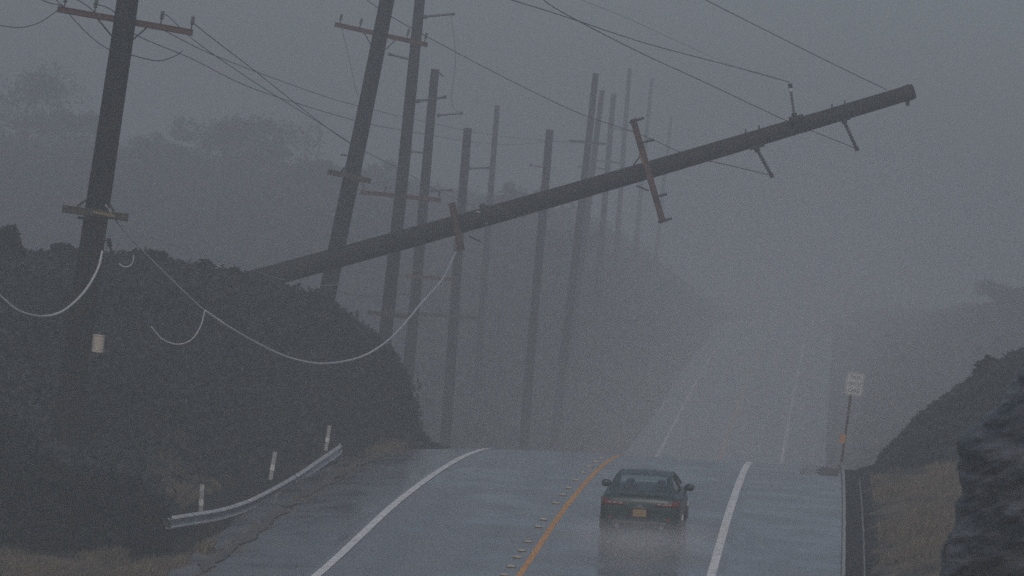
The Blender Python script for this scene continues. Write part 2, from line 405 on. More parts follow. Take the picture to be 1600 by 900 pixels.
# pole D .. M
dD = 168
D = pole(at(680,108,dD), at(632,640,dD), .185, .26, 'pole with flat cut top, fourth from left, two side insulators', seed=4)
post_ins(D, at(686,180,dD), at(720,177,dD), insd_m); post_ins(D, at(676,298,dD), at(704,297,dD), insd_m); post_ins(D, at(664,239,dD), at(644,237,dD), insd_m)
mb = MB(); mb.tube([at(685,113,dD), at(693,119,dD)], .04, 6); mb.build('step_bolt', steel_d, D)
arm(D, at(632,431,dD-.4), at(706,436,dD-.4), .13, redarm, (.2,.75), .2)
def near_ground(px, d, y0=640):
    # walk down the picture column until the land is met
    for y in range(300, 900, 4):
        p = at(px, y, d)
        if p.z < float(land(p.x, p.y)): return p
    return at(px, y0, d)
dE = 184; E = pole(at(731,200,dE), near_ground(689,dE), .20, .27, 'short pole standing just left of the red stub crossarm of the fallen pole', seed=5)
post_ins(E, at(735,263,dE), at(762,262,dE), insd_m); arm(E, at(650,490,dE-.4), at(746,497,dE-.4), .14, darkarm)
dF = 236; F_ = pole(at(777,165,dF), near_ground(742,dF), .16, .25, 'thinner pole with reddish top between the two shorter poles', seed=6)
post_ins(F_, at(781,300,dF), at(802,297,dF), insd_m)
dG = 200; G = pole(at(859,203,dG), near_ground(812,dG), .20, .26, 'short pole with flat top crossing behind the middle of fallen pole', seed=7)
post_ins(G, at(853,262,dG), at(830,258,dG), ins_m)
dH = 222; H = pole(at(931,115,dH), near_ground(862,dH), .18, .28, 'hazy pole, tallest of the cluster behind the fallen pole', seed=8)
dI = 262; I_ = pole(at(941,141,dI), near_ground(884,dI), .18, .26, 'hazy pole half hidden at right edge of its taller neighbour', seed=9)
dJ = 285; J = pole(at(959,147,dJ), near_ground(925,dJ), .19, .25, 'faint pole just left of the red crossarm top', seed=10)
dK = 335; K = pole(at(984,107,dK), near_ground(958,dK), .18, .26, 'very faint tall pole directly behind the red crossarm', seed=11)
dL = 390; L = pole(at(1019,123,dL), near_ground(990,dL), .18, .26, 'faintest pole still readable, right of the red crossarm', seed=12)
dM = 450; M_ = pole(at(1049,180,dM), near_ground(1024,dM), .18, .26, 'ghostly last pole almost lost in the fog, farthest right', seed=13)
for o, (x, y), d in ((H, (918,220), dH), (J, (949,250), dJ), (I_, (927,260), dI), (K, (975,200), dK)):
    arm(o, at(x-32*200/d, y, d-.3), at(x+32*200/d, y+5, d-.3), .11, darkarm)

# ------------------------------------------------------------------ fallen pole
dP0, dP1 = 111, 106
def fp(px, off=0., dd=0.):
    """point on the fallen pole's axis at picture column px"""
    t = (px-400)/1026.; return at(px, 436+(143-436)*t+off, dP0+(dP1-dP0)*t+dd)
b0, t0 = fp(318), fp(1428)
FPo = empty('fallen_pole', b0, 'broken wooden pole fallen aslant over the road with its red crossarm', 'utility pole')
n = 34; mb = MB(); pts = []; rad = []
for i in range(n+1):
    t = i/n; p = b0.lerp(t0, t); pts.append(p + Vector((0,0,-.10*math.sin(math.pi*t)))); rad.append((.315+(.205-.315)*t)*(1+.02*noise.noise(Vector((t*12, 0, 0)))))
mb.tube(pts, rad, 20); mb.build('shaft', woodL, FPo, True)
fd = (t0-b0).normalized()
def ring(px, w_, r, name='band', m=steel_d):
    p = fp(px); mb = MB(); mb.tube([p-fd*w_, p+fd*w_], r, 20); mb.build(name, m, FPo)
ring(1419, .09, .222); ring(758, .05, .30)
# long crossarm
ca, cb = fp(987, 0, -.4), None
ca = at(989,186,107.6); cb = at(1036,348,107.6)
mb = MB(); mb.beam(ca, cb, .17, .19, up=(0,1,0)); xa = mb.build('crossarm', redarm, FPo)
for px, py, qx, qy in ((989,190,1006,184),(1004,222,1022,218),(1026,307,1042,303),(1034,345,1050,341)):
    mb = MB(); a_, b_ = at(px-6,py+2,107.4), at(qx,qy,107.4); mb.tube([a_, b_], .028, 6); insulator(mb, a_.lerp(b_,.5), b_, .05, 3); mb.build('insulator', insd_m, xa, True)
mb = MB(); mb.beam(at(999,240,107.4), at(1006,257,107.4), .05, .16, up=(0,1,0)); mb.build('split_patch', orangearm, xa)
for a_, b_ in (((994,290),(1014,298)), ((987,262),(1001,243))):
    mb = MB(); mb.beam(at(*a_,107.5), at(*b_,107.5), .04,.04); mb.build('brace', steel_d, FPo)
# stub crossarm further down
mb = MB(); mb.beam(at(706,317,109), at(721,392,109), .20, .22, up=(0,1,0)); xb = mb.build('crossarm', mat('dark_red_arm', (.05,.024,.02), .7, .4, 6, (.10,.04,.03)), FPo)
mb = MB(); mb.beam(at(733,369,109), at(752,378,109), .04,.04); mb.build('brace', steel_d, FPo)
mb = MB(); mb.tube(smoothpts([at(744,330,109), at(752,334,109), at(757,346,109), at(762,350,109)]), .02, 6); mb.build('loose_lead', pale_wire, FPo)
# post insulators
post_ins(FPo, at(1241,180,106.6), at(1235,136,106.6), ins_m, .045)
post_ins(FPo, at(1319,190,106.3), at(1338,231,106.3), insd_m, .06)
post_ins(FPo, at(1183,234,106.8), at(1205,273,106.8), insd_m, .06)
mb = MB(); mb.tube([at(1235,138,106.6), at(1235,143,106.6)], .06, 8); mb.build('collar', white_m, FPo)
for a_, b_ in (((1233,186),(1255,181)), ((1308,188),(1328,184)), ((1172,232),(1194,226))):
    mb = MB(); mb.beam(at(*a_,106.5), at(*b_,106.5), .25, .10); mb.build('bracket', steel_d, FPo)
for px, o_ in ((1165,-13),(1186,-13),(1300,-13),(1320,-13),(1240,13),(1260,13),(1418,16),(1146,14)):
    mb = MB(); q = fp(px, o_*.6); r_ = fp(px, o_*1.25); mb.tube([q, r_], .022 if o_ != 16 else .06, 6); mb.build('bolt', steel_d, FPo)

# ------------------------------------------------------------------ wires
def wire(name, pts, r, m, label, cat_='power line', group=None):
    P = smoothpts([at(*p) for p in pts], 8); mb = MB(); mb.tube(P, r, 6)
    return tag(mb.build(name, m, origin=P[0], smooth=True), label, cat_, group)
W = .0105
wire('power_line', [(299,34,87.7),(345,70,89),(400,112,96),(470,168,106),(545,223,116),(620,262,128),(700,306,145),(760,326,160)], W, wire_m, 'wire from the right tip of the nearest pole crossarm')
wire('power_line', [(251,26,87.7),(262,25,88),(310,68,92),(400,130,101),(480,180,112),(575,240,124)], W, wire_m, 'wire from second insulator right of the nearest pole')
wire('power_line', [(146,6,87.7),(175,16,88.5),(210,53,90),(300,92,100),(400,140,110),(550,187,126),(620,202,140),(720,219,160),(790,226,185),(870,221,205),(950,218,230)], W*1.1, wire_m, 'long sagging wire passing behind the nearest pole to the far cluster')
wire('power_line', [(250,44,90),(320,80,96),(400,112,106),(500,148,120),(550,163,128),(640,185,145),(740,206,168),(800,215,190),(900,224,230)], W, wire_m, 'upper of the two sagging wires behind the second pole')
wire('power_line', [(560,-10,112),(610,25,113),(700,75,116),(800,127,120),(900,175,122),(960,196,122),(1010,214,118),(1080,245,110),(1120,254,107.6),(1206,274,106.8)], W*1.1, wire_m, 'straight wire crossing from top centre down to the lower insulator')
wire('power_line', [(780,-6,80),(880,25,86),(1000,65,93),(1100,92,99),(1180,113,104),(1235,129,106.6)], W, wire_m, 'thin wire ending at the upright insulator on the fallen pole')
wire('power_line', [(840,-8,82),(880,20,86),(1000,82,94),(1100,128,100),(1225,187,107),(1262,202,108),(1335,231,106.3)], W, wire_m, 'thin wire passing behind the fallen pole to its outer insulator')
wire('power_line', [(1095,-4,90),(1170,34,95),(1300,99,102),(1385,140,107)], W, wire_m, 'thin wire at upper right meeting the fallen pole tip')
wire('power_line', [(880,-10,150),(960,20,160),(1060,65,180),(1150,105,200),(1232,128,215)], W, wire_m, 'faint distant wire above the fallen pole')
wire('power_line', [(-10,38,80),(30,43,83),(60,36,86),(82,22,87),(95,12,87.7)], W, wire_m, 'slack wire loop at top left corner')
wire('power_line', [(50,-8,84),(75,4,86),(98,10,87.7),(115,30,87.8),(145,60,88),(172,78,87.5),(205,86,87.3),(245,95,87.6),(270,89,87.8),(285,80,88)], W*1.1, wire_m, 'drooping jumper wire looped in front of the nearest pole')
wire('power_line', [(105,-8,84),(130,5,86),(146,18,87.7),(160,38,87.8),(178,62,87.9)], W, wire_m, 'short jumper wire left of the nearest pole top')
wire('power_line', [(80,-10,84),(92,4,86.5),(99,9,87.7)], W, wire_m, 'short wire reaching the left tip of the red crossarm')
wire('cable', [(-20,440,84),(0,462,84.5),(30,486,85),(66,494,86),(98,486,86.6),(130,458,87),(152,422,87.3),(160,392,87.5)], .030, pale_wire, 'thick pale cable sagging in a deep loop left of nearest pole', 'cable')
wire('cable', [(165,320,87.5),(180,343,87.7),(200,368,88),(235,404,89),(290,458,90),(320,485,90.5),(360,512,91)], .016, pale_wire, 'thin pale cable running down right from the nearest pole', 'cable')
wire('cable', [(320,485,90.5),(360,512,91),(400,535,92),(450,558,93),(505,568,94),(560,559,96),(600,537,97),(628,510,99),(660,472,101),(690,438,104),(704,412,107),(712,394,109)], .026, pale_wire, 'pale cable sagging low in front of the dark bank up to fallen pole', 'cable')
wire('cable', [(320,485,90.5),(314,508,90.4),(300,530,90.3),(278,538,90.2),(254,530,90.1),(236,510,90)], .018, pale_wire, 'small pale loop hanging from the sagging cable', 'cable')
wire('cable', [(185,350,88),(230,368,90),(300,392,95),(400,424,104),(430,434,108),(500,446,118),(560,440,130)], .010, pale_wire, 'faint thin cable along the top of the dark bank', 'cable')
wire('power_line', [(534,45,124.7),(545,90,124),(556,140,124),(560,150,124)], W*.8, wire_m, 'slack thin wire hanging under left end of second pole crossarm')
wire('power_line', [(500,446,120),(560,462,120),(640,460,122)], W*.7, wire_m, 'faint slack wire behind the fallen pole butt')
wire('power_line', [(704,22,146),(712,90,150),(706,160,152),(720,177,168)], W*.8, wire_m, 'thin slack wire linking side insulators of third and fourth poles')

# ------------------------------------------------------------------ guardrail
GR = empty('guardrail', at(262,822,85), 'corrugated steel guardrail curving beside the left shoulder', 'guardrail')
rp_ = [(248,820,84.4),(262,818,85),(300,812,86.8),(345,804,89),(385,791,91.4),(420,774,93.8),(460,751,97),(495,727,101.5),(530,703,107)]
path = smoothpts([at(*p) for p in rp_], 10)
prof = [(.17,0),(.15,.03),(.12,.085),(.09,.085),(.055,.0),(0,-.01),(-.05,.0),(-.075,.085),(-.12,.085),(-.15,.03),(-.17,0)]
# cut in lengths that overlap like real panels
LEN = 10; k0 = 0; seglist = []
while k0 < len(path)-1: seglist.append((k0, min(k0+20, len(path)-1))); k0 += 20
for i0, i1 in seglist:
    V = []; F = []
    for i in range(i0, i1+1):
        p = path[i]; t = (path[min(i+1, len(path)-1)]-path[max(i-1, 0)]); t.z = 0; t.normalize(); nrm = Vector((t.y, -t.x, 0))
        for h, o_ in prof: V.append(p + Vector((0,0,h*.92)) + nrm*(o_ + .004*(i0//20 % 2)))
    m_ = len(prof)
    for i in range(i1-i0):
        for k in range(m_-1): a = i*m_+k; F.append((a, a+1, a+m_+1, a+m_))
    mb = MB(); mb.add(V, F); o = mb.build('rail_panel', rail_m, GR, True)
    md = o.modifiers.new('thickness', 'SOLIDIFY'); md.thickness = .006
for i in range(3, len(path), 9):
    p = path[i]; zg = float(land(p.x-.25, p.y)); t = path[min(i+1, len(path)-1)]-path[i-1]; t.z = 0; t.normalize(); nrm = Vector((t.y, -t.x, 0))
    q = p - nrm*.16
    mb = MB(); mb.beam((q.x, q.y, zg-.4), (q.x, q.y, p.z+.14), .13, .15); mb.build('post', darkarm, GR)
    mb = MB(); mb.beam(p - nrm*.10, p - nrm*.01, .13, .28); mb.build('block', darkarm, GR)
mb = MB(); e = path[-1]; mb.tube([e+Vector((0,0,.15)), e+Vector((.06,.25,0)), e+Vector((0,0,-.15))], .03, 6); mb.build('end_piece', rail_m, GR)

def delin(x0, y0, x1, y1, d, label):
    b = at(x1, y1, d); zg = float(land(b.x, b.y)); t = at(x0, y0, d); dr = (t-b)
    root = empty('marker_post', b, label, 'marker post', 'white marker posts behind the guardrail')
    mb = MB(); mb.beam(b - dr*.5, t, .10, .03, up=(0,1,0)); mb.build('blade', mat('grey_plastic', (.42,.42,.42), .6), root)
    mb = MB(); mb.beam(b + dr*0 + Vector((0,-.02,0)), b + dr*.28 + Vector((0,-.02,0)), .105, .012, up=(0,1,0)); mb.build('reflector', mat('bright_white', (.8,.8,.8), .5), root)
delin(316,757,314,790,88.5,'white marker post nearest the camera, left end of the guardrail')
delin(430,706,425,735,96,'middle one of three white marker posts')
delin(515,665,511,691,107,'farthest white marker post, at the guardrail end')

# ------------------------------------------------------------------ sign
dS = 138
sb = near_ground(1309, dS); st = at(1334, 584, dS)
SG = empty('road_sign', sb, 'small white PASS WITH CARE sign on a thin post right of the road', 'road sign')
ax = (st - sb).normalized(); rt_ = ax.cross(Vector((0,1,0))).normalized()
if rt_.x < 0: rt_ = -rt_
mb = MB(); mb.beam(sb - ax*.3, st - ax*.05, .085, .085); mb.build('post', mat('rusty_brown_post', (.035,.022,.018), .8, .3, 6, (.09,.045,.03)), SG)
pc = at(1335, 600, dS) + Vector((0,-.05,0))
sign_m = mat('sign_sheeting', (.62,.63,.64), .5); black = mat('sign_black', (.02,.02,.022), .6)
def plate(mb, c, hw, hh, th=.004, off=0.):
    V = []
    for yy in (off, off+th):
        for sx, sz in ((-1,-.85),(-.85,-1),(.85,-1),(1,-.85),(1,.85),(.85,1),(-.85,1),(-1,.85)):
            V.append(c + rt_*hw*sx + ax*hh*sz + Vector((0,-yy,0)))
    mb.add(V, [tuple(range(8)), tuple(range(15,7,-1))] + [(i,(i+1)%8,8+(i+1)%8,8+i) for i in range(8)])
mb = MB(); plate(mb, pc, .31, .41); pl = mb.build('panel', sign_m, SG)
mb = MB()
for a_, b_ in (((-1,-1),(1,-1)),((1,-1),(1,1)),((1,1),(-1,1)),((-1,1),(-1,-1))):
    mb.beam(pc + rt_*.275*a_[0] + ax*.375*a_[1] + Vector((0,-.006,0)), pc + rt_*.275*b_[0] + ax*.375*b_[1] + Vector((0,-.006,0)), .004, .009, up=(0,0,1))
mb.build('border', black, pl)
for k, (txt, zoff) in enumerate((('PASS',.17),('WITH',-.065),('CARE',-.30))):
    cu = bpy.data.curves.new('lettering', 'FONT'); cu.body = txt; cu.size = .195; cu.align_x = 'CENTER'; cu.extrude = .002; cu.offset = -.002
    cu.materials.append(black)
    tmp = bpy.data.objects.new('lettering_curve', cu); tm = bpy.data.meshes.new_from_object(tmp)
    bpy.data.objects.remove(tmp); to = bpy.data.objects.new('lettering', tm); COL.objects.link(to)
    to.parent = pl
    m3 = Matrix((rt_, ax, rt_.cross(ax))).transposed().to_4x4()
    loc = pc + ax*zoff + Vector((0,-.009,0)) - sb
    to.matrix_basis = Matrix.Translation(loc) @ m3 @ Matrix.Diagonal((.88,1,1,1))
mb = MB(); mc = at(1316.5, 685, dS) + Vector((0,-.04,0)); plate(mb, mc, .10, .16); mb.build('marker', mat('orange_reflector', (.55,.26,.08), .5), SG)

# ------------------------------------------------------------------ vegetation
leaf_dark = mat('dark_leaves', (.022,.028,.034), .85, 0, .5, (.044,.052,.058), spec=.15)
leaf_bush = mat('wet_bush_leaves', (.008,.010,.011), .85, 0, 1.2, (.016,.020,.021), spec=.15)
leaf_far = mat('far_leaves', (.03,.038,.03), .7, 0, .3, (.05,.055,.045))
bark = mat('bark', (.04,.032,.026), .9, .5, 6)
dry_m = mat('dry_grass', (.13,.10,.068), .8, 0, 1.5, (.22,.175,.12))
def leaves(centres, radii, per, size, squash=.8, seed=0):
    """many small leaf faces through the outer volume of clumps -> verts, faces"""
    r_ = np.random.default_rng(seed); C = np.repeat(np.asarray(centres, float), per, 0); Rr = np.repeat(np.asarray(radii, float), per)
    n = len(C); d = r_.normal(size=(n, 3)); d /= np.linalg.norm(d, axis=1)[:, None]
    rr = Rr * (.55 + .55*r_.random(n)); d2 = d.copy(); d2[:, 2] *= squash
    P = C + d2*rr[:, None]
    a = r_.normal(size=(n, 3)); a += d*.5; a /= np.linalg.norm(a, axis=1)[:, None]
    b = np.cross(a, r_.normal(size=(n, 3))); b /= np.linalg.norm(b, axis=1)[:, None]; c = np.cross(a, b)
    sz = (size*(.5 + r_.random(n)))[:, None]
    V = np.stack([P-b*sz, P-c*sz*.45+a*sz*.1, P+b*sz, P+c*sz*.45+a*sz*.1], 1).reshape(-1, 3)
    return V, np.arange(4*n).reshape(n, 4)

def fast(name, V, F, m, parent=None, origin=(0,0,0), smooth=False):
    me = bpy.data.meshes.new(name); V = np.asarray(V, np.float32) - np.asarray(origin, np.float32)
    me.vertices.add(len(V)); me.vertices.foreach_set('co', V.ravel()); k = F.shape[1]
    me.loops.add(F.size); me.loops.foreach_set('vertex_index', F.ravel().astype(np.int32))
    me.polygons.add(len(F)); me.polygons.foreach_set('loop_start', np.arange(0, F.size, k).astype(np.int32))
    me.materials.append(m); me.update(); me.validate()
    o = bpy.data.objects.new(name, me); COL.objects.link(o)
    if parent is not None: o.parent = parent
    else: o.location = origin
    return o

# scrub on the left bank (ground cover)
cs, rs_ = [], []
for _ in range(13000):
    x = random.uniform(-18, -1.6); y = random.uniform(84, 124); s_ = x - float(rx(y))
    if s_ > (-7.0 if y < 111 else -6.0) or (s_ > -8.7 and y < 106): continue
    if zone(x, y) > .35 and random.random() < .75 or (x < -2.2 and y > np.interp(x, [-12,-5.8,-2],[111,115,123])): continue
    z = float(land(x, y)); zb = float(rz(y)) - 1.0
    if z - zb < .5 and y < 92 and random.random() < .4: continue
    r0 = random.uniform(.22, .5)*(1.5 if random.random() < .04 else 1)*(.7 if x > -5 else 1)
    cs.append((x, y, z + r0*.05)); rs_.append(r0)
V, Fq = leaves(cs, rs_, 22, .10, .8, 3)
o = fast('scrub', V, Fq, leaf_dark); tag(o, kind='stuff')
# scrub on the right bank
cs, rs_ = [], []
for _ in range(4200):
    y = random.uniform(102.5, 122); s_ = random.uniform(7.6, 18); x = float(rx(y)) + s_
    cs.append((x, y, float(land(x, y)))); rs_.append(random.uniform(.18, .42)*min(1, .3+(s_-7.4)*.5))
V, Fq = leaves(cs, rs_, 22, .09, .8, 4)
o = fast('scrub', V, Fq, leaf_dark); tag(o, kind='stuff')

def shrub(base, w_, h, label, group=None, seed=0, leafm=leaf_bush, per=60, size=.085, clumps=30):
    base = Vector(base); root = empty('shrub', base, label, 'shrub', group); rr = random.Random(seed)
    cs = []; rad = []
    for k in range(clumps):
        a = rr.uniform(0, 2*math.pi); t = rr.random(); q = math.sqrt(rr.random())
        hh = h*(.15 + .75*t); ww = w_/2*q*math.sqrt(max(.05, 1-(t*.95)**2))
        cs.append((base.x+ww*math.cos(a), base.y+ww*.8*math.sin(a), base.z+hh)); rad.append(h*rr.uniform(.11,.22))
    V, Fq = leaves(cs, rad, per, size, .85, seed)
    fast('foliage', V, Fq, leafm, root, tuple(base))
    mb = MB()
    for k in range(5):
        c = Vector(cs[k]); mb.tube([base+Vector((0,0,-.2)), base.lerp(c,.5)+Vector((0,0,.05)), c], [.04,.025,.01], 5)
    mb.build('stems', bark, root)
    return root
def gp(px, py, d):
    p = at(px, py, d); return Vector((p.x, p.y, float(land(p.x, p.y)) - .05))
# foreground bushes lower left
shrub(gp(60,840,80), 2.6, 2.0, 'dark bush in the lower left corner, largest of the front bushes', 'dark bushes at lower left', 21, per=90, clumps=60)
shrub(gp(165,830,80.5), 2.0, 1.7, 'dark bush in front of the foot of the nearest pole', 'dark bushes at lower left', 22, per=90, clumps=50)
shrub(gp(225,820,81), 1.15, 1.35, 'low dark bush hiding the left end of the guardrail', 'dark bushes at lower left', 23, per=90, clumps=34)
shrub(gp(-40,800,82), 2.6, 2.4, 'tall dark bush cut by the left edge of the picture', 'dark bushes at lower left', 24, per=90, clumps=50)
# silhouettes on the bank top
shrub(gp(9,405,103), .75, 1.05, 'upright dark bush on the bank crest, far left', 'bushes along the bank crest', 31)
shrub(gp(95,410,104), .9, .55, 'low dark bush on the bank crest left of the nearest pole', 'bushes along the bank crest', 32)
shrub(gp(235,408,105), 1.3, .55, 'wide low bush on the bank crest right of nearest pole', 'bushes along the bank crest', 33)
shrub(gp(322,412,106), .5, .5, 'small tufted bush on bank crest, midway to fallen pole', 'bushes along the bank crest', 34, clumps=12)
shrub(gp(368,418,107), .5, .4, 'smallest bush on bank crest, next to the fallen pole butt', 'bushes along the bank crest', 35, clumps=12)
shrub(gp(1548,590,112), .9, .6, 'dark bush on the crest of the right bank', 'bushes on the right bank', 36)

# dry grass tufts
def grass(name, n, fn, hmin, hmax, seed, m=dry_m):
    r_ = np.random.default_rng(seed); P = []
    while len(P) < n:
        x, y = fn(r_)
        k = noise.noise(Vector((x*.8, y*.5, 2)))
        if k < -.12 + .25*(r_.random()-.5): continue
        P.append((x, y, k))
    P = np.array(P); z = land(P[:,0], P[:,1])
    h = (hmin + (hmax-hmin)*r_.random(n))*(.7+P[:,2]); a = r_.random(n)*6.28
    dx = np.cos(a)*.012; dy = np.sin(a)*.012; lean = r_.normal(size=(n,2))*.35; lean[:,0] += .35
    b = np.stack([P[:,0], P[:,1], z-.03], 1)
    V = np.stack([b-np.stack([dx,dy,0*dx],1), b+np.stack([dx,dy,0*dx],1),
                  b+np.stack([lean[:,0]*h, lean[:,1]*h, h],1)], 1).reshape(-1,3)
    o = fast(name, V, np.arange(3*n).reshape(n,3), m); return tag(o, kind='stuff')
def reg(s0, s1, y0, y1):
    def f(r_): y = r_.uniform(y0, y1); return float(rx(y))+r_.uniform(s0, s1), y
    return f
grass('dry_grass', 26000, reg(-10.8,-6.5,70,79.6), .10,.34, 1)
grass('dry_grass', 16000, reg(-9.9,-8.4,87,94), .10,.30, 2)
grass('dry_grass', 4000, reg(-7.3,-6.2,108,113), .10,.34, 3)
grass('dry_grass', 45000, reg(7.05,13,70,104), .08,.30, 4)
grass('dry_grass', 500, reg(5.2,6.28,104,112), .03,.10, 5)
grass('dry_grass', 2500, reg(-6.3,-5.8,72,112), .03,.08, 6)

# far hillside woods
cs, rs_ = [], []
for _ in range(9000):
    y = random.uniform(215, 420); side = random.random()
    s_ = -random.uniform(8, 75) if side < .72 else random.uniform(8.5, 45)
    x = float(rx(y))+s_; cs.append((x, y, float(land(x, y))+random.uniform(0,.8))); rs_.append(random.uniform(.5,1.5))
V, Fq = leaves(cs, rs_, 26, .26, .9, 8)
o = fast('hillside_woods', V, Fq, leaf_far); tag(o, kind='stuff')

def tree(base, h, wd, label, group, seed):
    base = Vector(base); root = empty('tree', base, label, 'tree', group); rr = random.Random(seed)
    mb = MB(); tops = []
    tp = base + Vector((rr.uniform(-.3,.3), 0, h*.75))
    mb.tube([base-Vector((0,0,.5)), base.lerp(tp,.5)+Vector((rr.uniform(-.2,.2),0,0)), tp], [h*.035,h*.022,h*.008], 8)
    for k in range(9):
        a = rr.uniform(0, 6.28); t = rr.uniform(.35,.95); q = base.lerp(tp, t)
        e = q + Vector((math.cos(a)*wd*.42*(1.1-t*.5), math.sin(a)*wd*.42, h*rr.uniform(.05,.22)))
        mb.tube([q, q.lerp(e,.5)+Vector((0,0,.1)), e], [h*.012,h*.008,h*.003], 5); tops.append(e)
    mb.build('trunk', bark, root)
    cs = []; rad = []
    for e in tops + [tp]:
        for j in range(5):
            cs.append(e + Vector((rr.gauss(0,wd*.11), rr.gauss(0,wd*.11), rr.gauss(0,h*.07)))); rad.append(wd*rr.uniform(.07,.15))
    V, Fq = leaves([tuple(c) for c in cs], rad, 90, .14, .8, seed)
    fast('crown', V, Fq, leaf_far, root, tuple(base)); return root
tl = [(35,250,322,7.6,12,'broad tree fading in the fog at far left edge'), (100,255,325,5.2,7,'smaller foggy tree right of the leftmost one'),
      (345,270,322,5.8,9,'foggy tree between the nearest and second poles, left of pair'), (425,262,325,6.4,9,'foggy tree between the nearest and second poles, right of pair'),
      (255,270,325,3.2,6,'low foggy tree just right of nearest pole'), (500,300,320,3.4,5,'low foggy tree just left of second pole'), (585,300,320,4,5,'foggy tree behind second and third poles'),
      (815,320,300,6,6,'foggy tree top between two short poles above fallen pole'), (890,350,305,4,5,'foggy tree behind the tallest hazy pole'),
      (1570,520,290,3.2,5,'foggy tree on the far right hillside')]
for i, (px, py, d, h, wd, lb) in enumerate(tl):
    tree(gp(px, py, d), h, wd, lb, 'trees lost in the fog', 50+i)

# ------------------------------------------------------------------ rock outcrop at right
rock_m = mat('layered_dark_rock', (.008,.010,.013), .45, .9, 1.5, (.16,.17,.185), stretch=(.35,.5,2.2), dist=.15, detail=8, var=(.42,.70))
rock_m.node_tree.nodes['Mapping'].inputs['Rotation'].default_value = (0, R(38), 0)
def rock(px0, d, prof_px, label):
    """outcrop whose left outline passes the listed picture points at distance d"""
    pts = [at(x, y, d) for x, y in prof_px]; V = []; F = []; nu = 260; nv = 200
    zs = [p.z for p in pts]; xs = [p.x for p in pts]
    o_ = np.argsort(zs); zs = np.array(zs)[o_]; xs = np.array(xs)[o_]
    cx = 9.7; cy = d + .4
    zb = zs[0]; zt = zs[-1] + .9
    for j in range(nv+1):
        z = zb + (zt-zb)*j/nv
        xl = float(np.interp(z, zs, xs)) if z <= zs[-1] else xs[-1] + (z-zs[-1])/(.9)*(cx-xs[-1])
        a = max(cx - xl, .02); b = 2.6*math.sqrt(max(.02, 1-(j/nv)**3))
        for i in range(nu):
            th = 2*math.pi*i/nu; c, s_ = math.cos(th), math.sin(th)
            c = math.copysign(abs(c)**.8, c); s_ = math.copysign(abs(s_)**.8, s_)
            p = Vector((cx + a*c, cy + b*s_, z)); q = Vector((p.x*.5+p.z*.45, p.y*.6, p.z*1.0-p.x*.75))
            bed = noise.fractal(Vector((q.x*.5, q.y*.6, q.z*2.4)), .8, 2.1, 5)*.13 + noise.ridged_multi_fractal(q*1.3, .8, 2.2, 6, 1, 2)*.05
            dd_ = noise.voronoi(Vector((q.x*1.1, q.y*1.6, q.z*3.2)))[0]; bed += min(.35, dd_[1]-dd_[0])*.16 - .16
            dd_ = noise.voronoi(Vector((q.x*4, q.y*5, q.z*9)))[0]; bed += min(.4, dd_[1]-dd_[0])*.045
            p += Vector((c, s_, .15))*bed*.7
            V.append(p)
    for j in range(nv):
        for i in range(nu): F.append((j*nu+i, j*nu+(i+1)%nu, (j+1)*nu+(i+1)%nu, (j+1)*nu+i))
    F.append(tuple(nv*nu+i for i in range(nu)))
    o = quick('rock_outcrop', V, F, rock_m, False); return tag(o, label, 'rock')
rock(1600, 46, [(1440,1000),(1468,900),(1485,850),(1502,800),(1507,750),(1510,695),(1535,660),(1568,622),(1590,585),(1625,560),(1680,548)], 'dark craggy rock face at the right edge, nearest the camera')

# small debris
mb = MB(); c = gp(685,719,111); c.z = float(rz(111)) - .45
cc = [c + Vector((random.uniform(-.14,.14), random.uniform(-.2,.2), random.uniform(-.02,.08))) for _ in range(40)]
V, Fq = leaves([tuple(x) for x in cc], [.06]*40, 20, .04, .6, 77)
c0_ = cc[0]
tag(fast('debris', V, Fq, leaf_dark, None, tuple(c)), 'small dark clump of debris lying on the shoulder at the crest', 'debris')
wire('debris_scrap', [(511,717,104),(516,716.5,104),(522,719,104)], .02, pale_wire, 'tiny white scrap lying beyond the guardrail end', 'scrap')

# ------------------------------------------------------------------ car
paint = mat('dark_green_paint', (.010,.034,.030), .42, 0, 4); paint.node_tree.nodes['Principled BSDF'].inputs['Coat Weight'].default_value = .15
trim = mat('black_trim', (.012,.012,.013), .5); rubber = mat('tyre_rubber', (.015,.015,.016), .8)
redl = mat('red_lamp_lens', (.16,.02,.022), .35); clearl = mat('clear_lamp_lens', (.42,.40,.40), .35); chrome = mat('chrome', (.35,.36,.36), .35, metal=1.)
seat_m = mat('grey_upholstery', (.16,.18,.17), .9); rim_m = mat('alloy', (.3,.3,.31), .35, metal=.8)
glass = bpy.data.materials.new('tinted_glass'); glass.use_nodes = True
gt = glass.node_tree; gt.nodes.clear(); out = gt.nodes.new('ShaderNodeOutputMaterial'); mxs = gt.nodes.new('ShaderNodeMixShader')
tr = gt.nodes.new('ShaderNodeBsdfTransparent'); tr.inputs[0].default_value = (.86,.95,.90,1); gl = gt.nodes.new('ShaderNodeBsdfGlossy'); gl.inputs['Roughness'].default_value = .08
fr = gt.nodes.new('ShaderNodeFresnel'); fr.inputs['IOR'].default_value = 2.3
gt.links.new(fr.outputs[0], mxs.inputs[0]); gt.links.new(tr.outputs[0], mxs.inputs[1]); gt.links.new(gl.outputs[0], mxs.inputs[2]); gt.links.new(mxs.outputs[0], out.inputs[0])

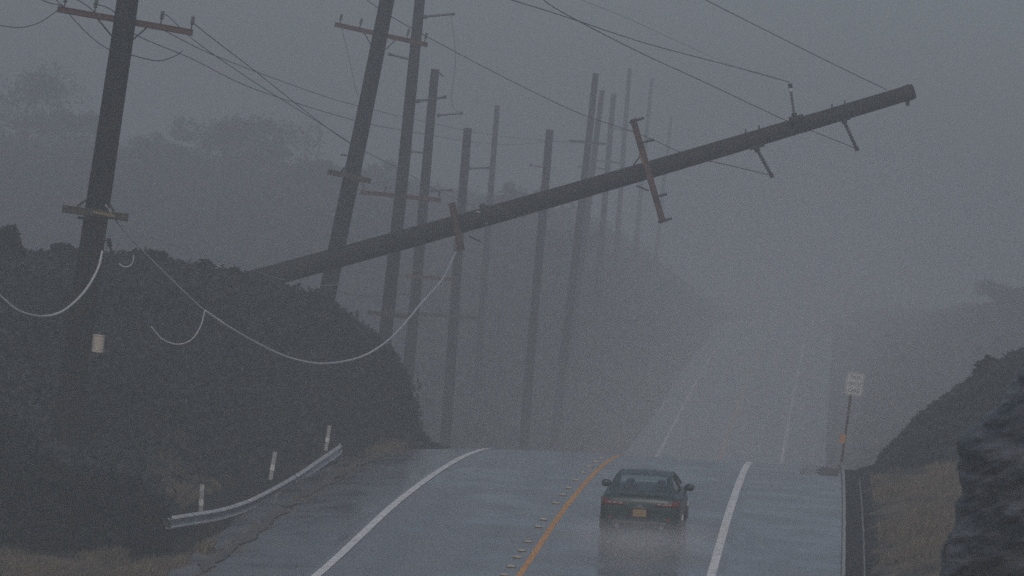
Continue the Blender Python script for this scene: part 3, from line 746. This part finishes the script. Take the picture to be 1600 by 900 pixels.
CY = 82.6; CS = 1.98
cb_ = Vector((float(rx(CY))+CS, CY, 0)); yaw = math.atan(.081)
slope = (float(rz(CY+4))-float(rz(CY)))/4.0; cross = math.atan(.05)
fwd = Vector((math.sin(yaw), math.cos(yaw), slope)).normalized()
rgt = Vector((math.cos(yaw), -math.sin(yaw), .05)).normalized(); upv = rgt.cross(fwd).normalized(); rgt = fwd.cross(upv)
cb_.z = float(rz(CY)) + .05*CS + .01
CAR = empty('parked_car', cb_, 'dark green sedan driving away in spray on the right lane', 'car'); CAR.name = 'car'
def cp(x, y, z):
    if z > 1.06: z = 1.06 + (z-1.06)*.76
    x *= .94; z *= .94
    return cb_ + rgt*x + fwd*y + upv*z
def loft(secs, name, m, parent, close=False, sub=2, smooth=True):
    V = []; F = []; k = len(secs[0])
    for s_ in secs: V += [cp(*p) for p in s_]
    for i in range(len(secs)-1):
        for j in range(k-1 if not close else k):
            F.append((i*k+j, i*k+(j+1)%k, (i+1)*k+(j+1)%k, (i+1)*k+j))
    if close: F += [tuple(range(k))[::-1], tuple((len(secs)-1)*k+j for j in range(k))]
    mb = MB(); mb.add(V, F); o = mb.build(name, m, parent, smooth)
    if sub: md = o.modifiers.new('sub', 'SUBSURF'); md.levels = sub; md.render_levels = sub
    return o
# lower body: closed sections from rear (y=0) to front (y=4.8)
def sec(y, hw, zb, zs, zt, tw):
    # half profile mirrored: sill, flank, shoulder, deck
    pr = [(hw*.55,zb),(hw*.93,zb+.03),(hw,zb+.18),(hw*1.0,zs-.12),(hw*.985,zs),(hw*.93,zt-.05 if zt>zs+.06 else zs+.03),(tw,zt),(tw*.5,zt+.018),(0,zt+.024)]
    return [(x, y, z) for x, z in pr] + [(-x, y, z) for x, z in pr[-2::-1]]
st_ = [(0.0,.70,.40,.62,.74,.52),(.03,.80,.33,.72,.88,.62),(.10,.87,.27,.80,.985,.66),(.22,.90,.24,.84,1.045,.68),(.45,.915,.23,.87,1.065,.69),(.8,.92,.20,.90,1.06,.70),
       (1.3,.925,.19,.92,.99,.72),(2.2,.925,.19,.92,.97,.72),(3.2,.92,.19,.90,.97,.74),(3.5,.915,.19,.86,.95,.72),(4.1,.90,.2,.80,.88,.66),(4.55,.84,.22,.72,.78,.58),(4.75,.70,.26,.60,.66,.45),(4.82,.5,.34,.5,.55,.3)]
body = loft([sec(*a) for a in st_], 'body', paint, CAR, close=True)
# bumper lower insert, trunk lid crease, spoiler lip
loft([[(-.62,-.012+y,z) for y,z in ((0,.30),(-.012,.36),(-.01,.43),(0.02,.46))],[(.62,-.012+y,z) for y,z in ((0,.30),(-.012,.36),(-.01,.43),(0.02,.46))]], 'diffuser', trim, CAR, sub=0)
V_ = [[(x, .10+.10*(abs(x)/.62)**3, 1.035-.05*(abs(x)/.62)**3), (x, .07+.10*(abs(x)/.62)**3, 1.07-.05*(abs(x)/.62)**3), (x, .16+.10*(abs(x)/.62)**3, 1.066-.05*(abs(x)/.62)**3)] for x in np.linspace(-.62,.62,15)]
loft([[tuple(map(float,p)) for p in r_] for r_ in V_], 'spoiler', paint, CAR, close=True, sub=1)
# greenhouse: roof skin, pillars, glass
def rooflet(y, hw, z, crown=.05):
    return [(-hw,y,z-.03),(-hw*.92,y,z+.012),(-hw*.6,y,z+crown*.7),(0,y,z+crown),(hw*.6,y,z+crown*.7),(hw*.92,y,z+.012),(hw,y,z-.03)]
roof = loft([rooflet(1.62,.585,1.40,.045), rooflet(1.7,.587,1.408), rooflet(2.0,.60,1.425), rooflet(2.6,.60,1.41), rooflet(2.95,.585,1.365)], 'roof', paint, CAR, sub=2)
md = roof.modifiers.new('thickness','SOLIDIFY'); md.thickness = .03
def pil(pts, wd, name='pillar'):
    mb = MB(); P = smoothpts([cp(*p) for p in pts], 6)
    for i in range(len(P)-1): pass
    mb.tube(P, [wd]*len(P), 8); mb.build(name, paint, CAR, True)
for sx in (-1,1):
    pil([(sx*.60,.62,1.045),(sx*.60,.95,1.20),(sx*.575,1.30,1.372)], .055)
    pil([(sx*.69,.70,1.03),(sx*.655,1.02,1.17),(sx*.60,1.35,1.345)], .055)
    pil([(sx*.60,1.3,1.362),(sx*.615,2.1,1.40),(sx*.585,2.95,1.345)], .028, 'roof_rail')
    pil([(sx*.585,2.93,1.345),(sx*.66,3.25,1.18),(sx*.74,3.62,.98)], .035)
    pil([(sx*.79,2.25,.97),(sx*.70,2.2,1.2),(sx*.615,2.15,1.385)], .035)
def pane(rows, name):
    V = []; F = []; k = len(rows[0])
    for r_ in rows: V += [cp(*p) for p in r_]
    for i in range(len(rows)-1):
        for j in range(k-1): F.append((i*k+j,i*k+j+1,(i+1)*k+j+1,(i+1)*k+j))
    mb = MB(); mb.add(V, F); return mb.build(name, glass, CAR, True)
pane([[(x*.60,.55+.03*(1-x*x)*-2,1.065+.02*(1-x*x)) for x in np.linspace(-1,1,9)],[(x*.59,.92-.04*(1-x*x),1.235+.025*(1-x*x)) for x in np.linspace(-1,1,9)],[(x*.56,1.30-.03*(1-x*x),1.375+.03*(1-x*x)) for x in np.linspace(-1,1,9)],[(x*.57,1.64,1.405+.035*(1-x*x)) for x in np.linspace(-1,1,9)]], 'rear_window')
pane([[(x*.72,3.62+.1*(1-x*x),.985) for x in np.linspace(-1,1,9)],[(x*.56,2.93+.05*(1-x*x),1.36+.03*(1-x*x)) for x in np.linspace(-1,1,9)]], 'windscreen')
for sx in (-1,1):
    pane([[(sx*.80,.95,.98),(sx*.81,2.2,.965),(sx*.76,3.5,.975)],[(sx*.62,1.35,1.34),(sx*.625,2.15,1.385),(sx*.60,2.93,1.34)]], 'side_window')
# fin antenna
mb = MB(); mb.add([cp(*p) for p in ((-.02,1.42,1.43),(.02,1.42,1.43),(0,1.40,1.50),(-.012,1.60,1.45),(.012,1.60,1.45),(0,1.46,1.51))], [(0,1,2),(3,5,4),(0,2,5,3),(1,4,5,2),(0,3,4,1)]); mb.build('antenna_fin', trim, CAR)
# mirrors
for sx in (-1,1):
    V = []; nn = 12
    sc_ = [(.0,.30),(.25,.85),(.6,1.),(.9,.8),(1.,.5)]
    mb = MB(); a0 = cp(sx*.90,3.22,1.0)
    P = [cp(sx*(.86+.22*t), 3.20-.02*t, .93) for t,_ in sc_]
    rings = []
    for (t, q), p in zip(sc_, P):
        for k in range(nn):
            th = 2*math.pi*k/nn; V.append(p + fwd*(.075*q*math.cos(th)) + upv*(.085*q*math.sin(th)))
    F = [(i*nn+k, i*nn+(k+1)%nn, (i+1)*nn+(k+1)%nn, (i+1)*nn+k) for i in range(len(sc_)-1) for k in range(nn)] + [tuple(range(nn))[::-1], tuple((len(sc_)-1)*nn+k for k in range(nn))]
    mb.add(V, F); mr_ = mb.build('mirror', paint, CAR, True)
    mb = MB(); mb.tube([cp(sx*.80,3.22,.88), cp(sx*.92,3.2,.90)], [.035,.03], 8); mb.build('stalk', trim, mr_)
# lamps
def surf(rows, name, m, parent=CAR, th=.02):
    V = []; F = []; k = len(rows[0])
    for r_ in rows: V += [cp(*p) for p in r_]
    for i in range(len(rows)-1):
        for j in range(k-1): F.append((i*k+j,i*k+j+1,(i+1)*k+j+1,(i+1)*k+j))
    mb = MB(); mb.add(V, F); o = mb.build(name, m, parent, True); md = o.modifiers.new('thickness','SOLIDIFY'); md.thickness = th; md.offset = 0; return o
for sx in (-1,1):
    xs_ = [.34,.5,.66,.78,.85,.885]; yb = [-.005,.0,.025,.06,.12,.24]; zt_ = [.855,.875,.905,.925,.93,.93]; zb_ = [.815,.81,.80,.79,.785,.80]
    tl_ = surf([[(sx*x, y+.02, z) for x,y,z in zip(xs_,[v+.035 for v in yb],zt_)],[(sx*x, y, (z+z2)/2) for x,y,z,z2 in zip(xs_,yb,zt_,zb_)],[(sx*x, y-.01, z) for x,y,z in zip(xs_,yb,zb_)]], 'tail_light', redl)
    for xa_, xb2 in ((.40,.47),(.53,.61),(.66,.72)):
        surf([[(sx*xa_, -.012+.0*xa_, .862),(sx*xb2, .0+.03*(xb2>.7), .868)],[(sx*xa_, -.022, .842),(sx*xb2, -.012+.03*(xb2>.7), .846)]], 'lamp_segment', clearl, tl_, .012)
    mb = MB(); mb.beam(cp(sx*.60,.0,.52), cp(sx*.74,.03,.52), .02,.05); mb.build('reflector', redl, CAR)
    mb = MB(); mb.tube([cp(sx*.5,-.03,.33), cp(sx*.5,.12,.33)], .045, 14); mb.build('exhaust_pipe', chrome, CAR)
# badge and number plate
mb = MB(); mb.tube([cp(.0,-.035,.80), cp(.0,-.01,.805)], .055, 20); mb.build('badge', chrome, CAR)
surf([[(-.20,-.012,.775),(.20,-.012,.775)],[(-.20,-.02,.745),(.20,-.02,.745)]], 'trunk_trim', chrome, CAR, .02)
mb = MB(); mb.beam(cp(-.26,-.01,.645), cp(.26,-.01,.645), .03, .20, up=upv); mb.build('plate_recess', trim, CAR)
mb = MB(); mb.beam(cp(-.152,-.033,.645), cp(.152,-.033,.645), .012, .155, up=upv); npl = mb.build('number_plate', mat('plate_face', (.34,.22,.11), .5), CAR)
# wheels
for sx in (-1,1):
    for y_ in (.98, 3.78):
        c_ = cp(sx*.80, y_, .33); wh = empty('wheel', c_ - cb_); wh.parent = CAR
        def bw(mb, name, m, sm=True):
            me = bpy.data.meshes.new(name); me.from_pydata([tuple(Vector(p)-c_) for p in mb.v], [], mb.f); me.materials.append(m)
            if sm: me.shade_smooth()
            o = bpy.data.objects.new(name, me); COL.objects.link(o); o.parent = wh
        mb = MB(); a_ = c_-rgt*.11; b_ = c_+rgt*.11
        mb.tube([a_, a_+rgt*.03, b_-rgt*.03, b_], [.29,.33,.33,.29], 28); bw(mb, 'tyre', rubber)
        mb = MB(); q = c_+rgt*sx*.112; mb.tube([q-rgt*sx*.03, q], [.21,.20], 24)
        for k in range(5):
            a = 2*math.pi*k/5; dd = fwd*math.cos(a)+upv*math.sin(a); mb.beam(q+rgt*sx*.01+dd*.03, q+rgt*sx*.01+dd*.2, .05,.02)
        bw(mb, 'rim', rim_m, False)
# seats seen through the rear window
def blob(name, c, hx, hy, hz):
    mb = MB(); V = []; nn = 12
    for j in range(7):
        a = -math.pi/2+math.pi*j/6; cz = math.copysign(abs(math.sin(a))**.7, math.sin(a)); cr = max(abs(math.cos(a)),0.02)**.5
        for k in range(nn):
            th = 2*math.pi*k/nn; cx_ = math.copysign(abs(math.cos(th))**.6, math.cos(th)); sy_ = math.copysign(abs(math.sin(th))**.6, math.sin(th))
            V.append(cp(c[0]+hx*cx_*cr, c[1]+hy*sy_*cr, c[2]+hz*cz))
    F = [(j*nn+k, j*nn+(k+1)%nn, (j+1)*nn+(k+1)%nn, (j+1)*nn+k) for j in range(6) for k in range(nn)]
    mb.add(V, F); return mb.build(name, seat_m, CAR, True)
for sx in (-1,1):
    blob('front_seat', (sx*.36,2.35,.80), .22,.08,.24); blob('headrest', (sx*.36,2.33,1.12), .10,.05,.07); blob('headrest', (sx*.40,1.28,1.06), .10,.04,.035)
blob('rear_seat', (0,1.35,.82), .60,.09,.20)
mb = MB(); mb.beam(cp(-.66,.95,.93), cp(.66,.95,.93), .6,.02); mb.build('parcel_shelf', seat_m, CAR)
mb = MB(); mb.beam(cp(-.75,2.2,.55), cp(.75,2.2,.55), 2.4,.02); mb.build('cabin_floor', seat_m, CAR)

# spray thrown up around the car
sp = bpy.data.materials.new('water_spray'); sp.use_nodes = True; t_ = sp.node_tree; t_.nodes.clear()
o_ = t_.nodes.new('ShaderNodeOutputMaterial'); pv = t_.nodes.new('ShaderNodeVolumePrincipled')
pv.inputs['Color'].default_value = (.93,.95,.98,1)
tc = t_.nodes.new('ShaderNodeTexCoord'); ln = t_.nodes.new('ShaderNodeVectorMath'); ln.operation = 'LENGTH'
mp = t_.nodes.new('ShaderNodeMapRange'); mp.inputs['From Min'].default_value = 1; mp.inputs['From Max'].default_value = .1; mp.inputs['To Min'].default_value = 0; mp.inputs['To Max'].default_value = .6
t_.links.new(tc.outputs['Object'], ln.inputs[0]); t_.links.new(ln.outputs['Value'], mp.inputs[0]); t_.links.new(mp.outputs[0], pv.inputs['Density']); t_.links.new(pv.outputs[0], o_.inputs['Volume'])
mb = MB(); V = []; nn = 24
for j in range(13):
    a = -math.pi/2+math.pi*j/12
    for k in range(nn): th = 2*math.pi*k/nn; V.append((math.cos(th)*math.cos(a), math.sin(th)*math.cos(a), math.sin(a)))
F = [(j*nn+k, j*nn+(k+1)%nn, (j+1)*nn+(k+1)%nn, (j+1)*nn+k) for j in range(12) for k in range(nn)]
spo = quick('spray', V, F, sp, True); spo.matrix_world = Matrix.Translation(cp(.1,-.3,.12)) @ Matrix((rgt, fwd, upv)).transposed().to_4x4() @ Matrix.Diagonal((1.8,3.0,.50,1))
tag(spo, kind='stuff')

# ------------------------------------------------------------------ drifting rain mist over the road beyond the crest
def mist(c, rad_, dens, name='drifting_mist'):
    m = sp.copy(); m.name = 'rain_mist'
    for n_ in m.node_tree.nodes:
        if n_.type == 'MAP_RANGE': n_.inputs['From Max'].default_value = 0; n_.inputs['To Max'].default_value = dens; n_.interpolation_type = 'SMOOTHSTEP'
        if n_.type == 'PRINCIPLED_VOLUME': n_.inputs['Color'].default_value = (.90,.915,.915,1)
    o = quick(name, V, F, m, True); o.matrix_world = Matrix.Translation(Vector(c)) @ Matrix.Rotation(-.081, 4, 'Z') @ Matrix.Diagonal((*rad_, 1)); tag(o, kind='stuff')
mist((21, 255, -3), (19, 100, 16), .009)
mist((9, 205, -8), (15, 62, 8), .007)
# ------------------------------------------------------------------ haze
hz = bpy.data.materials.new('haze_air'); hz.use_nodes = True; t_ = hz.node_tree; t_.nodes.clear()
o_ = t_.nodes.new('ShaderNodeOutputMaterial'); pv = t_.nodes.new('ShaderNodeVolumePrincipled')
pv.inputs['Color'].default_value = (.887,.912,.905,1); pv.inputs['Density'].default_value = .0050; pv.inputs['Anisotropy'].default_value = .2
t_.links.new(pv.outputs[0], o_.inputs['Volume'])
hx, hy0, hy1, hb, ht = 1800, -420, 2200, -14, 34
V = [(x, y, z) for z in (hb, ht) for y in (hy0, hy1) for x in (-hx, hx)]
ho = quick('haze', V, [(0,2,3,1),(4,5,7,6),(0,1,5,4),(2,6,7,3),(0,4,6,2),(1,3,7,5)], hz); tag(ho, kind='stuff')
